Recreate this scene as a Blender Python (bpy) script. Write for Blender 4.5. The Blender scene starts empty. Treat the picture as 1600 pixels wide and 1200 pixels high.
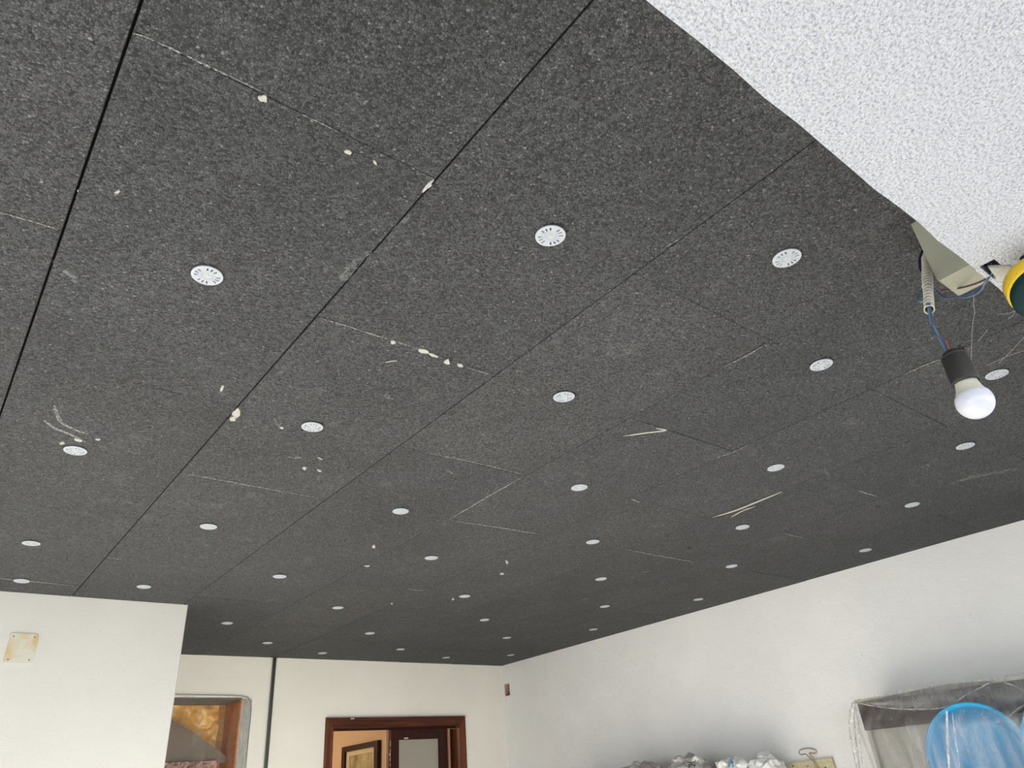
import bpy, bmesh, math, random
from mathutils import Vector, Matrix, noise
import numpy as np

S = bpy.context.scene
C = S.collection
R = random.Random(7)
PI = math.pi

# ------------------------------------------------------------------ camera
YAW, PITCH, ROLL, FPX = 0.7063007783645826, 0.5161668883779581, -0.08793502391269904, 1111.7486634650825
CAM = Vector((0, 0, 1.66))
fwd = Vector((math.sin(YAW)*math.cos(PITCH), math.cos(YAW)*math.cos(PITCH), math.sin(PITCH)))
r0 = Vector((math.cos(YAW), -math.sin(YAW), 0))
u0 = r0.cross(fwd)
cr = math.cos(ROLL)*r0 + math.sin(ROLL)*u0
cu = -math.sin(ROLL)*r0 + math.cos(ROLL)*u0
cam = bpy.data.cameras.new('camera')
cam.sensor_fit = 'HORIZONTAL'; cam.sensor_width = 36; cam.lens = 36*FPX/1600
cam.clip_start = 0.02; cam.clip_end = 200
co = bpy.data.objects.new('camera', cam); C.objects.link(co)
M = Matrix.Identity(4)
for i in range(3):
    M[i][0] = cr[i]; M[i][1] = cu[i]; M[i][2] = -fwd[i]; M[i][3] = CAM[i]
co.matrix_world = M
S.camera = co

# ------------------------------------------------------------------ daylight, added hall fill
w = bpy.data.worlds.new('sky'); S.world = w; w.use_nodes = True
bg = w.node_tree.nodes['Background']
bg.inputs[0].default_value = (0.90, 0.95, 1.0, 1); bg.inputs[1].default_value = 1.8
sun = bpy.data.lights.new('sun', 'SUN'); sun.energy = 9.0; sun.angle = 0.02; sun.color = (1.0, 0.97, 0.92)
so = bpy.data.objects.new('sun', sun); C.objects.link(so)
so.rotation_euler = (math.radians(66), 0, math.radians(5))
hall_fill = bpy.data.lights.new('hall_fill_light', 'POINT'); hall_fill.energy = 25; hall_fill.color = (1.0, 0.82, 0.6); hall_fill.shadow_soft_size = 0.1  # unseen fill light, added to brighten the hall
lo = bpy.data.objects.new('hall_fill_light', hall_fill); C.objects.link(lo); lo.location = (1.7, 8.3, 2.3)

S.view_settings.view_transform = 'Standard'
S.view_settings.look = 'None'
S.view_settings.gamma = 1.0
S.view_settings.use_curve_mapping = False
S.view_settings.exposure = 1.40

# ------------------------------------------------------------------ measured points
def ray(px, py):
    return (px-800)/FPX*cr - (py-600)/FPX*cu + fwd
def on(px, py, axis, val):          # point of the photograph lying on a real plane of the room
    d = ray(px, py)
    return CAM + d*((val-CAM[axis])/d[axis])
def at(px, py, depth):
    return CAM + ray(px, py)*depth

# ------------------------------------------------------------------ materials
def mat(name, col=(0.5, 0.5, 0.5), rough=0.6, metal=0.0, spec=0.5):
    m = bpy.data.materials.new(name); m.use_nodes = True
    b = m.node_tree.nodes['Principled BSDF']
    b.inputs['Base Color'].default_value = (*col, 1); b.inputs['Roughness'].default_value = rough
    b.inputs['Metallic'].default_value = metal; b.inputs['Specular IOR Level'].default_value = spec
    return m
class N:
    def __init__(s, m): s.nt = m.node_tree; s.b = s.nt.nodes['Principled BSDF']
    def n(s, t, **k):
        x = s.nt.nodes.new(t)
        for a, v in k.items(): setattr(x, a, v)
        return x
    def l(s, a, b): s.nt.links.new(a, b)
    def co(s): return s.n('ShaderNodeTexCoord').outputs['Object']
    def noise(s, sc, co=None, det=4, rough=0.55):
        x = s.n('ShaderNodeTexNoise'); x.inputs['Scale'].default_value = sc; x.inputs['Detail'].default_value = det
        x.inputs['Roughness'].default_value = rough
        s.l(co or s.co(), x.inputs['Vector']); return x.outputs['Fac']
    def ramp(s, fac, stops):
        x = s.n('ShaderNodeValToRGB'); e = x.color_ramp.elements
        e[0].position, e[0].color = stops[0][0], (*stops[0][1], 1); e[1].position, e[1].color = stops[1][0], (*stops[1][1], 1)
        for p, c in stops[2:]:
            q = e.new(p); q.color = (*c, 1)
        s.l(fac, x.inputs[0]); return x.outputs[0]
    def mix(s, fac, a, b, mode='MIX'):
        x = s.n('ShaderNodeMix', data_type='RGBA', blend_type=mode)
        for v, i in ((fac, 0), (a, 6), (b, 7)):
            if isinstance(v, (int, float)): x.inputs[i].default_value = v
            elif isinstance(v, tuple): x.inputs[i].default_value = (*v, 1)
            else: s.l(v, x.inputs[i])
        return x.outputs[2]
    def bump(s, h, strength, dist):
        x = s.n('ShaderNodeBump'); x.inputs['Strength'].default_value = strength; x.inputs['Distance'].default_value = dist
        s.l(h, x.inputs['Height']); s.l(x.outputs[0], s.b.inputs['Normal'])
    def math(s, op, a, b=0.0, c=0.0):
        x = s.n('ShaderNodeMath', operation=op)
        for i, v in enumerate((a, b, c)):
            if isinstance(v, (int, float)): x.inputs[i].default_value = v
            else: s.l(v, x.inputs[i])
        return x.outputs[0]
G = lambda v: (v, v, v)

# grey bead foam
eps = mat('graphite_foam', rough=0.75, spec=0.35); t = N(eps)
oi = t.n('ShaderNodeObjectInfo').outputs['Random']
c0 = t.co()
off = t.n('ShaderNodeVectorMath', operation='ADD'); t.l(c0, off.inputs[0])
sc = t.math('MULTIPLY', oi, 13.0); t.l(sc, off.inputs[1]); cc = off.outputs[0]
v1 = t.n('ShaderNodeTexVoronoi', feature='F1'); v1.inputs['Scale'].default_value = 225; t.l(cc, v1.inputs['Vector'])
v2 = t.n('ShaderNodeTexVoronoi', feature='DISTANCE_TO_EDGE'); v2.inputs['Scale'].default_value = 225; t.l(cc, v2.inputs['Vector'])
sep = t.n('ShaderNodeSeparateColor'); t.l(v1.outputs['Color'], sep.inputs[0])
cell = t.ramp(sep.outputs[0], [(0.0, (.020,.021,.022)), (0.10, (.036,.037,.040)), (0.5, (.068,.070,.075)), (0.93, (.092,.095,.101)), (0.99, (.13,.132,.136)), (1.0, G(0.20))])
gap = t.ramp(v2.outputs['Distance'], [(0.0, G(0.28)), (0.13, G(1.0))])
col = t.mix(1.0, cell, gap, 'MULTIPLY')
pit = t.ramp(t.noise(280, cc, 1), [(0.29, G(0.15)), (0.34, G(1.0))])
col = t.mix(1.0, col, pit, 'MULTIPLY')
big = t.ramp(t.noise(2.3, cc, 5, 0.6), [(0.3, (0.86, 0.87, 0.86)), (0.7, (1.12, 1.13, 1.14))])
col = t.mix(1.0, col, big, 'MULTIPLY')
dust = t.ramp(t.noise(7, cc, 9, 0.72), [(0.58, G(0.0)), (0.80, G(0.14))])
col = t.mix(dust, col, (0.42, 0.43, 0.43))
spk = t.ramp(t.noise(95, cc, 2), [(0.79, G(0.0)), (0.83, G(0.45))])
col = t.mix(spk, col, (0.5, 0.5, 0.49))
tint = t.ramp(oi, [(0.0, (0.93, 0.94, 0.95)), (1.0, (1.07, 1.06, 1.04))])
col = t.mix(1.0, col, tint, 'MULTIPLY')
t.l(col, t.b.inputs['Base Color'])
h = t.math('MINIMUM', v2.outputs['Distance'], 0.25)
t.bump(h, 0.9, 0.003)

def wall_mat(name, col, dark=(0.45, 0.42, 0.36), b1=0.14, speck=0.55):
    m = mat(name, col, 0.7, spec=0.3); t = N(m); c0 = t.co()
    n1 = t.ramp(t.noise(1.7, c0, 6, 0.65), [(0.3, tuple(c*0.94 for c in col)), (0.7, tuple(min(1, c*1.03) for c in col))])
    v = t.n('ShaderNodeTexVoronoi', feature='F1'); v.inputs['Scale'].default_value = 9; t.l(c0, v.inputs['Vector'])
    f = t.ramp(v.outputs['Distance'], [(0.022, G(speck)), (0.038, G(0))])
    n2 = t.ramp(t.noise(14, c0, 8, 0.8), [(0.66, G(0)), (0.80, G(0.25))])
    c = t.mix(f, n1, dark); c = t.mix(n2, c, dark)
    t.l(c, t.b.inputs['Base Color'])
    hh = t.math('ADD', t.noise(120, c0, 4), t.math('MULTIPLY', t.noise(22, c0, 3), 1.2))
    t.bump(hh, b1, 0.004)
    return m
wallw = wall_mat('warm_white_paint', (0.87, 0.84, 0.755))
wall_l = wall_mat('darkened_white_paint', (0.66, 0.65, 0.61))  # white wall colour darkened to offset the stronger light on this wall
wallr = wall_mat('grey_white_paint', (0.84, 0.84, 0.83), b1=0.35)

stucco = mat('rough_white_render', (0.82, 0.83, 0.85), 0.8, spec=0.25); t = N(stucco); c0 = t.co()
na = t.noise(230, c0, 4, 0.6); nb = t.noise(70, c0, 3)
v = t.n('ShaderNodeTexVoronoi', feature='SMOOTH_F1'); v.inputs['Scale'].default_value = 190; t.l(c0, v.inputs['Vector'])
hh = t.math('ADD', t.math('ADD', na, t.math('MULTIPLY', nb, 0.9)), t.math('MULTIPLY', v.outputs['Distance'], -0.5))
t.bump(hh, 1.0, 0.011)
cl = t.ramp(na, [(0.34, (0.52, 0.54, 0.59)), (0.52, (0.83, 0.86, 0.93))])
vs = t.n('ShaderNodeTexVoronoi', feature='F1'); vs.inputs['Scale'].default_value = 16; t.l(c0, vs.inputs['Vector'])
cl = t.mix(t.ramp(vs.outputs['Distance'], [(0.03, G(0.6)), (0.05, G(0))]), cl, (0.25, 0.24, 0.25))
t.l(cl, t.b.inputs['Base Color'])

concrete = mat('dark_concrete', (0.035, 0.035, 0.035), 0.9)
floor_m = mat('tan_floor', (0.50, 0.44, 0.35), 0.5); t = N(floor_m)
t.l(t.ramp(t.noise(5), [(0.3, (0.60, 0.57, 0.51)), (0.7, (0.68, 0.65, 0.59))]), t.b.inputs['Base Color'])
terrace = mat('pale_terrace', (0.26, 0.28, 0.32), 0.8); t = N(terrace)
t.l(t.ramp(t.noise(4), [(0.3, (0.045, 0.052, 0.065)), (0.7, (0.065, 0.07, 0.085))]), t.b.inputs['Base Color'])
tan_wall = mat('tan_paint', (0.60, 0.47, 0.34), 0.7); t = N(tan_wall); t.bump(t.noise(90), 0.2, 0.003)

def wood_mat(name, a, b, rough=0.45, sc=(3, 60, 60)):
    m = mat(name, a, rough, spec=0.25); t = N(m)
    mp = t.n('ShaderNodeMapping'); t.l(t.co(), mp.inputs[0]); mp.inputs['Scale'].default_value = sc
    t.l(t.ramp(t.noise(1.0, mp.outputs[0], 6), [(0.35, a), (0.68, b)]), t.b.inputs['Base Color'])
    return m
mahog_h = wood_mat('mahogany', (0.050, 0.013, 0.006), (0.115, 0.034, 0.014), sc=(3, 40, 60))
mahog_v = wood_mat('mahogany_upright', (0.075, 0.021, 0.008), (0.165, 0.052, 0.019), sc=(60, 40, 3))
mahog_d = wood_mat('dark_mahogany', (0.020, 0.004, 0.003), (0.045, 0.008, 0.004), sc=(50, 40, 4))
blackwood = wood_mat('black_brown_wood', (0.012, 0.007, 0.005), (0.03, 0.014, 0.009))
plaster = mat('plaster', (0.70, 0.69, 0.64), 0.85); t = N(plaster)
t.l(t.ramp(t.noise(160), [(0.3, (0.34, 0.335, 0.30)), (0.65, (0.50, 0.49, 0.45))]), t.b.inputs['Base Color']); t.bump(t.noise(220), 0.6, 0.002)
def alpha_mat(name, col, lo, hi, scale, top):
    m = mat(name, col, 0.9); t = N(m)
    a = t.ramp(t.noise(scale, None, 5, 0.7), [(lo, G(0)), (hi, G(top))]); t.l(a, t.b.inputs['Alpha'])
    return m
chalk = alpha_mat('chalk_dust', (0.36, 0.36, 0.34), 0.40, 0.66, 140, 0.9)
smudge = alpha_mat('faint_dust', (0.36, 0.37, 0.37), 0.46, 0.80, 60, 0.42)
disc_m = mat('white_plastic', (0.45, 0.48, 0.53), 0.45); t = N(disc_m); t.bump(t.noise(300), 0.15, 0.001)
plug_m = mat('greenish_plastic', (0.44, 0.50, 0.45), 0.5)
pvc = mat('cream_pvc', (0.32, 0.32, 0.25), 0.45)
conduit_m = mat('beige_conduit', (0.50, 0.47, 0.38), 0.5)
blackp = mat('black_plastic', (0.018, 0.017, 0.016), 0.55)
cream = mat('cream_bulb_base', (0.50, 0.49, 0.40), 0.45)
globe_m = mat('opal_globe', (0.56, 0.57, 0.64), 0.22)
globe_m.node_tree.nodes['Principled BSDF'].inputs['Subsurface Weight'].default_value = 0.0
globe_m.node_tree.nodes['Principled BSDF'].inputs['Subsurface Radius'].default_value = (0.02, 0.02, 0.02)
wire_blue = mat('blue_wire', (0.03, 0.055, 0.115), 0.4)
wire_lblue = mat('pale_blue_wire', (0.07, 0.14, 0.22), 0.4)
wire_brown = mat('brown_wire', (0.085, 0.045, 0.045), 0.4)
wire_dark = mat('dark_blue_wire', (0.018, 0.020, 0.065), 0.35)
web_m = mat('cobweb', (0.30, 0.30, 0.29), 0.8)
yellow_m = mat('yellow_plastic', (0.66, 0.43, 0.01), 0.4); t = N(yellow_m)
t.l(t.ramp(t.noise(160, None, 2), [(0.30, (0.3, 0.13, 0.02)), (0.36, (0.68, 0.45, 0.01))]), t.b.inputs['Base Color'])
green_m = mat('dark_green', (0.001, 0.018, 0.021), 0.6, spec=0.2)
steel = mat('galvanised_pipe', (0.20, 0.22, 0.20), 0.4, 0.5)
plate_m = mat('stained_cream_plate', rough=0.5); t = N(plate_m)
cc = t.ramp(t.noise(13, None, 3), [(0.50, (0.62, 0.605, 0.52)), (0.70, (0.58, 0.44, 0.20))]); t.l(cc, t.b.inputs['Base Color'])
screw_m = mat('rusty_screw', (0.16, 0.13, 0.09), 0.5, 0.4)
terracotta = mat('terracotta', (0.13, 0.022, 0.012), 0.8)
terracotta_l = mat('pale_terracotta', (0.55, 0.36, 0.30), 0.8)
orange_w = wood_mat('orange_wood', (0.42, 0.17, 0.035), (0.62, 0.29, 0.065), 0.3, (8, 8, 30))
orange_s = wood_mat('red_orange_wood', (0.55, 0.18, 0.05), (0.68, 0.27, 0.09), 0.3, (8, 8, 30))
taupe = mat('taupe_wedge', (0.17, 0.125, 0.085), 0.5)
pinkfoil = mat('pink_foil', (0.52, 0.34, 0.29), 0.25, 0.15)
brown_b = wood_mat('dark_brown_board', (0.035, 0.018, 0.014), (0.06, 0.032, 0.026), 0.5)
beige_b = mat('beige_panel', (0.40, 0.385, 0.34), 0.6)
cream_b = mat('cream_trim', (0.62, 0.60, 0.46), 0.5)
blue_m = mat('blue_plastic', (0.03, 0.35, 0.62), 0.3)
blue_m.node_tree.nodes['Principled BSDF'].inputs['Subsurface Weight'].default_value = 0.1
glassy = mat('reflection_grey_pane', (0.33, 0.31, 0.25), 0.25)  # matte grey-beige stands in for the reflection in the glass
board_m = wood_mat('pale_yellow_board', (0.52, 0.46, 0.28), (0.62, 0.56, 0.38), 0.6)
brass = mat('dull_brass', (0.42, 0.35, 0.24), 0.35, 0.8)
bag_w = mat('white_plastic_bag', (0.74, 0.74, 0.70), 0.3); t = N(bag_w); t.bump(t.noise(16, None, 3, 0.5), 0.35, 0.02)
bag_g = mat('grey_plastic_bag', rough=0.3); t = N(bag_g)
t.l(t.ramp(t.noise(7, None, 3), [(0.4, (0.30, 0.27, 0.26)), (0.6, (0.62, 0.62, 0.58))]), t.b.inputs['Base Color']); t.bump(t.noise(16, None, 3, 0.5), 0.35, 0.02)
ink_b = mat('blue_print', (0.02, 0.30, 0.48), 0.5)
ink_k = mat('black_print', (0.01, 0.01, 0.01), 0.5)
paper = mat('print_paper', (0.45, 0.42, 0.24), 0.5); t = N(paper)
t.l(t.ramp(t.noise(6, None, 4), [(0.35, (0.20, 0.19, 0.09)), (0.65, (0.50, 0.48, 0.30))]), t.b.inputs['Base Color'])
mount = mat('mount_card', (0.62, 0.55, 0.42), 0.6)

def film(name, tint, a_lo, a_hi, sc):
    m = bpy.data.materials.new(name); m.use_nodes = True; nt = m.node_tree; t = N.__new__(N); t.nt = nt
    t.b = nt.nodes['Principled BSDF']; t.b.inputs['Base Color'].default_value = (*tint, 1); t.b.inputs['Roughness'].default_value = 0.12
    t.b.inputs['Specular IOR Level'].default_value = 0.9
    mp = t.n('ShaderNodeMapping'); t.l(t.co(), mp.inputs[0]); mp.inputs['Scale'].default_value = sc
    a = t.ramp(t.noise(1.0, mp.outputs[0], 6, 0.65), [(0.38, G(a_lo)), (0.72, G(a_hi))])
    t.l(a, t.b.inputs['Alpha']); t.bump(t.noise(38, None, 5, 0.6), 0.4, 0.012)
    return m
film_r = film('clear_film', (0.62, 0.61, 0.60), 0.10, 0.60, (9, 14, 3))
film_l = film('thin_film', (0.45, 0.42, 0.36), 0.03, 0.22, (26, 14, 4))

# ------------------------------------------------------------------ mesh helpers
def link(name, me, m=None, parent=None):
    o = bpy.data.objects.new(name, me); C.objects.link(o)
    if m is not None and me is not None: me.materials.append(m)
    if parent is not None: o.parent = parent
    return o
def obj(name, bm, m=None, parent=None, smooth=False):
    me = bpy.data.meshes.new(name); bm.normal_update(); bm.to_mesh(me); bm.free()
    if smooth:
        for p in me.polygons: p.use_smooth = True
    return link(name, me, m, parent)
def tag(o, label=None, cat=None, group=None, kind=None):
    if label: o['label'] = label
    if cat: o['category'] = cat
    if group: o['group'] = group
    if kind: o['kind'] = kind
    return o
def empty(name, loc=(0, 0, 0)):
    o = bpy.data.objects.new(name, None); C.objects.link(o); o.location = loc; o.empty_display_size = 0.05
    return o
def rel(o, par):
    o.parent = par; o.matrix_parent_inverse = Matrix.Translation(par.location).inverted(); return o
def box(a, b, bev=0.0, bm=None):
    bm = bm or bmesh.new()
    a, b = Vector(a), Vector(b)
    g = bmesh.ops.create_cube(bm, size=1.0)['verts']
    for v in g:
        v.co = Vector(((a[i]+b[i])/2 + v.co[i]*(b[i]-a[i]) for i in range(3)))
    if bev:
        es = {e for v in g for e in v.link_edges}
        bmesh.ops.bevel(bm, geom=list(es), offset=bev, segments=1, affect='EDGES')
    return bm
def slab_holes(axis, p0, p1, lo, hi, holes, bm=None):
    """plate with normal along axis between p0 and p1; lo/hi = 2-d extent, holes = list of (a0,b0,a1,b1)"""
    bm = bm or bmesh.new()
    A = sorted({lo[0], hi[0], *[h[0] for h in holes], *[h[2] for h in holes]})
    B = sorted({lo[1], hi[1], *[h[1] for h in holes], *[h[3] for h in holes]})
    def P(a, b, c):
        q = [0, 0, 0]; o = [i for i in range(3) if i != axis]; q[axis] = c; q[o[0]] = a; q[o[1]] = b; return bm.verts.new(q)
    solid = {}
    for i in range(len(A)-1):
        for j in range(len(B)-1):
            ca, cb = (A[i]+A[i+1])/2, (B[j]+B[j+1])/2
            solid[i, j] = not any(h[0] < ca < h[2] and h[1] < cb < h[3] for h in holes)
    for (i, j), s in solid.items():
        if not s: continue
        for c in (p0, p1): bm.faces.new([P(A[i], B[j], c), P(A[i+1], B[j], c), P(A[i+1], B[j+1], c), P(A[i], B[j+1], c)])
        for di, dj, e in ((-1, 0, ((0, 0), (0, 1))), (1, 0, ((1, 0), (1, 1))), (0, -1, ((0, 0), (1, 0))), (0, 1, ((0, 1), (1, 1)))):
            if not solid.get((i+di, j+dj), False):
                (x0, y0), (x1, y1) = e
                bm.faces.new([P(A[i+x0], B[j+y0], p0), P(A[i+x1], B[j+y1], p0), P(A[i+x1], B[j+y1], p1), P(A[i+x0], B[j+y0], p1)])
    bmesh.ops.remove_doubles(bm, verts=bm.verts, dist=1e-5)
    bmesh.ops.recalc_face_normals(bm, faces=bm.faces)
    return bm
def catmull(pts, n=8):
    pts = [Vector(p) for p in pts]; out = []
    for i in range(len(pts)-1):
        p0 = pts[i-1] if i else pts[0]; p1, p2 = pts[i], pts[i+1]; p3 = pts[i+2] if i+2 < len(pts) else pts[-1]
        for k in range(n):
            s = k/n
            out.append(0.5*((2*p1)+(p2-p0)*s+(2*p0-5*p1+4*p2-p3)*s*s+(3*p1-p0-3*p2+p3)*s**3))
    out.append(pts[-1]); return out
def tube(pts, r, seg=8, bm=None, cap=True):
    bm = bm or bmesh.new(); rings = []
    n = len(pts); up = None
    for i, p in enumerate(pts):
        d = (pts[min(i+1, n-1)]-pts[max(i-1, 0)]).normalized()
        if up is None:
            up = Vector((0, 0, 1)) if abs(d.z) < 0.9 else Vector((1, 0, 0))
        a = d.cross(up).normalized(); up = a.cross(d).normalized()
        rr = r[i] if isinstance(r, (list, tuple)) else r
        rings.append([bm.verts.new(p + (a*math.cos(2*PI*k/seg)+up*math.sin(2*PI*k/seg))*rr) for k in range(seg)])
    for a, b in zip(rings, rings[1:]):
        for k in range(seg): bm.faces.new([a[k], a[(k+1) % seg], b[(k+1) % seg], b[k]])
    if cap: bm.faces.new(rings[0][::-1]); bm.faces.new(rings[-1])
    return bm
def lathe(prof, axis0, axisd, seg=32, bm=None):
    """prof = [(t, r)] along axisd from axis0"""
    bm = bm or bmesh.new(); d = Vector(axisd).normalized(); o = Vector(axis0)
    a = d.cross(Vector((0.3, 0.9, 0.1))).normalized(); b = d.cross(a); rings = []
    for t_, r_ in prof:
        if r_ < 1e-6: rings.append([bm.verts.new(o+d*t_)])
        else: rings.append([bm.verts.new(o+d*t_+(a*math.cos(2*PI*k/seg)+b*math.sin(2*PI*k/seg))*r_) for k in range(seg)])
    for p, q in zip(rings, rings[1:]):
        for k in range(seg):
            k2 = (k+1) % seg
            if len(p) == 1 and len(q) == 1: continue
            if len(p) == 1: bm.faces.new([p[0], q[k2], q[k]])
            elif len(q) == 1: bm.faces.new([p[k], p[k2], q[0]])
            else: bm.faces.new([p[k], p[k2], q[k2], q[k]])
    bmesh.ops.recalc_face_normals(bm, faces=bm.faces)
    return bm
def prism(pts, thick):
    """solid from a polygon of 3-d points and a thickness vector"""
    bm = bmesh.new(); th = Vector(thick)
    a = [bm.verts.new(p) for p in pts]; b = [bm.verts.new(Vector(p)+th) for p in pts]; n = len(a)
    bm.faces.new(a); bm.faces.new(b[::-1])
    for i in range(n): bm.faces.new([a[i], b[i], b[(i+1) % n], a[(i+1) % n]])
    bmesh.ops.recalc_face_normals(bm, faces=bm.faces)
    return bm

# ------------------------------------------------------------------ the room
H, K = 2.6, 0.94
XR, YB, XB, YL, XL = 4.055, 5.226, 1.035, 3.90, -3.0
BY, BZ = 0.245, 2.40
tag(obj('floor', box((XL, -0.06, -0.15), (XR+0.2, 9.4, 0)), floor_m), kind='structure')
tag(obj('terrace', box((-25, -30, -0.2), (30, -0.061, -0.03)), terrace), kind='structure')
sbx = tag(obj('wall_right', slab_holes(0, XR, XR+0.2, (BY-0.3, 0), (YB, 2.9), [(5.135, 2.352, 5.205, 2.448)]), wallr),
          label='off-white painted right wall with small dark pock marks', kind='structure')
NX0, NX1, NZ0, NZ1 = 1.22, 1.822, 1.45, 2.338
DX0, DX1, DZ = 2.45, 3.615, 2.185
tag(obj('wall_back', slab_holes(1, YB, YB+0.16, (XB, 0), (XR+0.2, 2.9), [(NX0, NZ0, NX1, NZ1), (DX0, 0, DX1, DZ)]), wallw),
    label='warm white back wall with the doorway and the film-covered recess', kind='structure')
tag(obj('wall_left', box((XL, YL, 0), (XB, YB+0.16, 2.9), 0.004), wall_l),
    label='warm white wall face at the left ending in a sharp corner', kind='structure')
tag(obj('wall_side', slab_holes(0, XL-0.2, XL, (BY-0.3, 0), (YL, 2.9), [(0.3, 0.5, 3.5, 2.45)]), wallw), kind='structure')
wn = tag(empty('added_window_1', (XL, 2.0, 0.5)), 'unseen side window added for daylight', kind='structure')  # unseen window, added to let in extra daylight
for y in (0.3, 1.87, 3.44):
    rel(obj('added_window_frame', box((XL-0.12, y, 0.5), (XL-0.06, y+0.06, 2.45)), mahog_v), wn)
cel = tag(obj('ceiling', box((XL, BY-0.1, 2.642), (XR+0.2, YB+0.16, 2.9)), concrete),
          label='ceiling lined with dark grey bead foam boards in staggered rows', kind='structure')

# beam over the opening: soffit with a torn cable hole, slightly ragged inner edge
bm = slab_holes(2, BZ, BZ+0.05, (XL, BY-0.30), (XR, BY), [(1.312, 0.212, 1.378, 0.237)])
es = [e for e in bm.edges if abs(e.verts[0].co.y-BY) < 1e-4 and abs(e.verts[1].co.y-BY) < 1e-4 and abs(e.verts[0].co.z-e.verts[1].co.z) < 1e-4]
bmesh.ops.subdivide_edges(bm, edges=es, cuts=60, use_grid_fill=False)
for v_ in bm.verts:
    if abs(v_.co.y-BY) < 1e-4:
        nn = noise.noise(Vector((v_.co.x*14, 0, v_.co.z*3)))*0.0035 + noise.noise(Vector((v_.co.x*60, 3, 0)))*0.0015
        v_.co.y += nn
wf = tag(obj('wall_front', bm, stucco), label='rough white rendered beam over the opening, upper right', kind='structure')
obj('hole_shade_liner', box((1.300, 0.205, BZ+0.0495), (1.39, 0.2415, BZ+0.12)), concrete, wf)  # dark liner stands in for the shade inside the hole
b2 = box((XL, BY-0.30, BZ+0.05), (1.31, BY-0.002, 2.9)); box((1.44, BY-0.30, BZ+0.05), (XR, BY-0.002, 2.9), bm=b2)
box((1.31, BY-0.30, BZ+0.12), (1.44, BY-0.002, 2.9), bm=b2); box((1.31, BY-0.30, BZ+0.05), (1.44, 0.19, BZ+0.12), bm=b2)
obj('beam_core', b2, stucco, wf)
pp = [on(x, y, 2, BZ-0.004) for x, y in ((1545, 419), (1560, 418), (1578, 417), (1590, 424), (1592, 440), (1584, 456), (1570, 445), (1556, 434))]
obj('light_blocking_pier', box((3.42, BY-0.30, 0), (XR, BY-0.004, BZ-0.001)), wallw, wf)  # unseen, added to keep sun off the cabinet and basins
obj('light_blocking_pier', box((XL, BY-0.30, 0), (-1.2, BY-0.004, BZ-0.001)), wallw, wf)  # unseen, added to cut the light reaching the left wall
obj('sun_blocking_slab', box((XL-0.2, -0.80, BZ+0.02), (XR+0.2, BY-0.301, BZ+0.2)), stucco, wf)  # unseen slab, added to keep direct sun off the bulb
obj('plaster_patch', prism(pp, (0, 0, 0.006)), plaster, wf)

# ------------------------------------------------------------------ ceiling boards, one object each
LX = [x*K for x in (-3.19, -2.655, -2.12, -1.585, -1.05, -0.515, 0.0195, 0.5442, 1.0747, 1.6094, 2.1468, 2.6823, 3.2226, 3.7455)] + [XR+0.0]
JY = {-3: (.3, 1.36, 2.4, 3.4), -2: (.8, 1.85, 2.9, 3.9), -1: (0.26, 1.3135, 2.38, 3.44), 0: (.803, 1.8453, 2.88, 3.928), 1: (.27, 1.3195, 2.3825, 3.4274),
      2: (.794, 1.8523, 2.9, 3.95, 5.0), 3: (.27, 1.32, 2.375, 3.4248, 4.47), 4: (.7894, 1.8466, 2.9, 3.95, 5.0),
      5: (.25, 1.3081, 2.3689, 3.411, 4.47), 6: (.7659, 1.8233, 2.9, 3.9654, 5.0), 7: (.25, 1.2955, 2.37, 3.43, 4.47)}
GAP = {0: 0.0042, 1: 0.0034, 2: 0.0022, 3: 0.0014, 4: 0.0022, 5: 0.002, 6: 0.002, 7: 0.002}
first = True
for r in range(-6, 8):
    x0, x1 = LX[r+6], LX[r+7]
    g0, g1 = GAP.get(r, 0.004)/2, GAP.get(r+1, 0.004)/2
    if r == 7: g1 = 0
    ys = [BY-0.002] + [y*K for y in JY[r if r > -4 else r+2 if r > -6 else -2] if y*K > BY+0.04]
    yend = YL if r <= 1 else YB
    ys = [y for y in ys if y < yend-0.02] + [yend]
    for a, b in zip(ys, ys[1:]):
        dz = R.uniform(-0.0004, 0.0004)
        q = 0.0003
        bm = bmesh.new()
        z = H+dz
        # corner heights vary a little, lower edges chamfered
        X0, X1, Y0, Y1 = x0+g0, x1-g1, a+q, b-q
        if r == 2 and b > YL+0.1 and X0 < XB and a < YL: pass
        lo = [(X0, Y0), (X1, Y0), (X1, Y1), (X0, Y1)]; c = 0.0012
        li = [(X0+c, Y0+c), (X1-c, Y0+c), (X1-c, Y1-c), (X0+c, Y1-c)]
        zz = [z+R.uniform(-0.0005, 0.0005) for _ in range(4)]
        V0 = [bm.verts.new((*p, zz[i])) for i, p in enumerate(li)]
        V1 = [bm.verts.new((*p, zz[i]+c)) for i, p in enumerate(lo)]
        V2 = [bm.verts.new((*p, H+0.0418)) for p in lo]
        bm.faces.new(V0)
        for P_, Q_ in ((V0, V1), (V1, V2)):
            for k in range(4): bm.faces.new([P_[k], P_[(k+1) % 4], Q_[(k+1) % 4], Q_[k]])
        bm.faces.new(V2)
        bmesh.ops.recalc_face_normals(bm, faces=bm.faces)
        obj('foam_board', bm, eps, cel)

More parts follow.
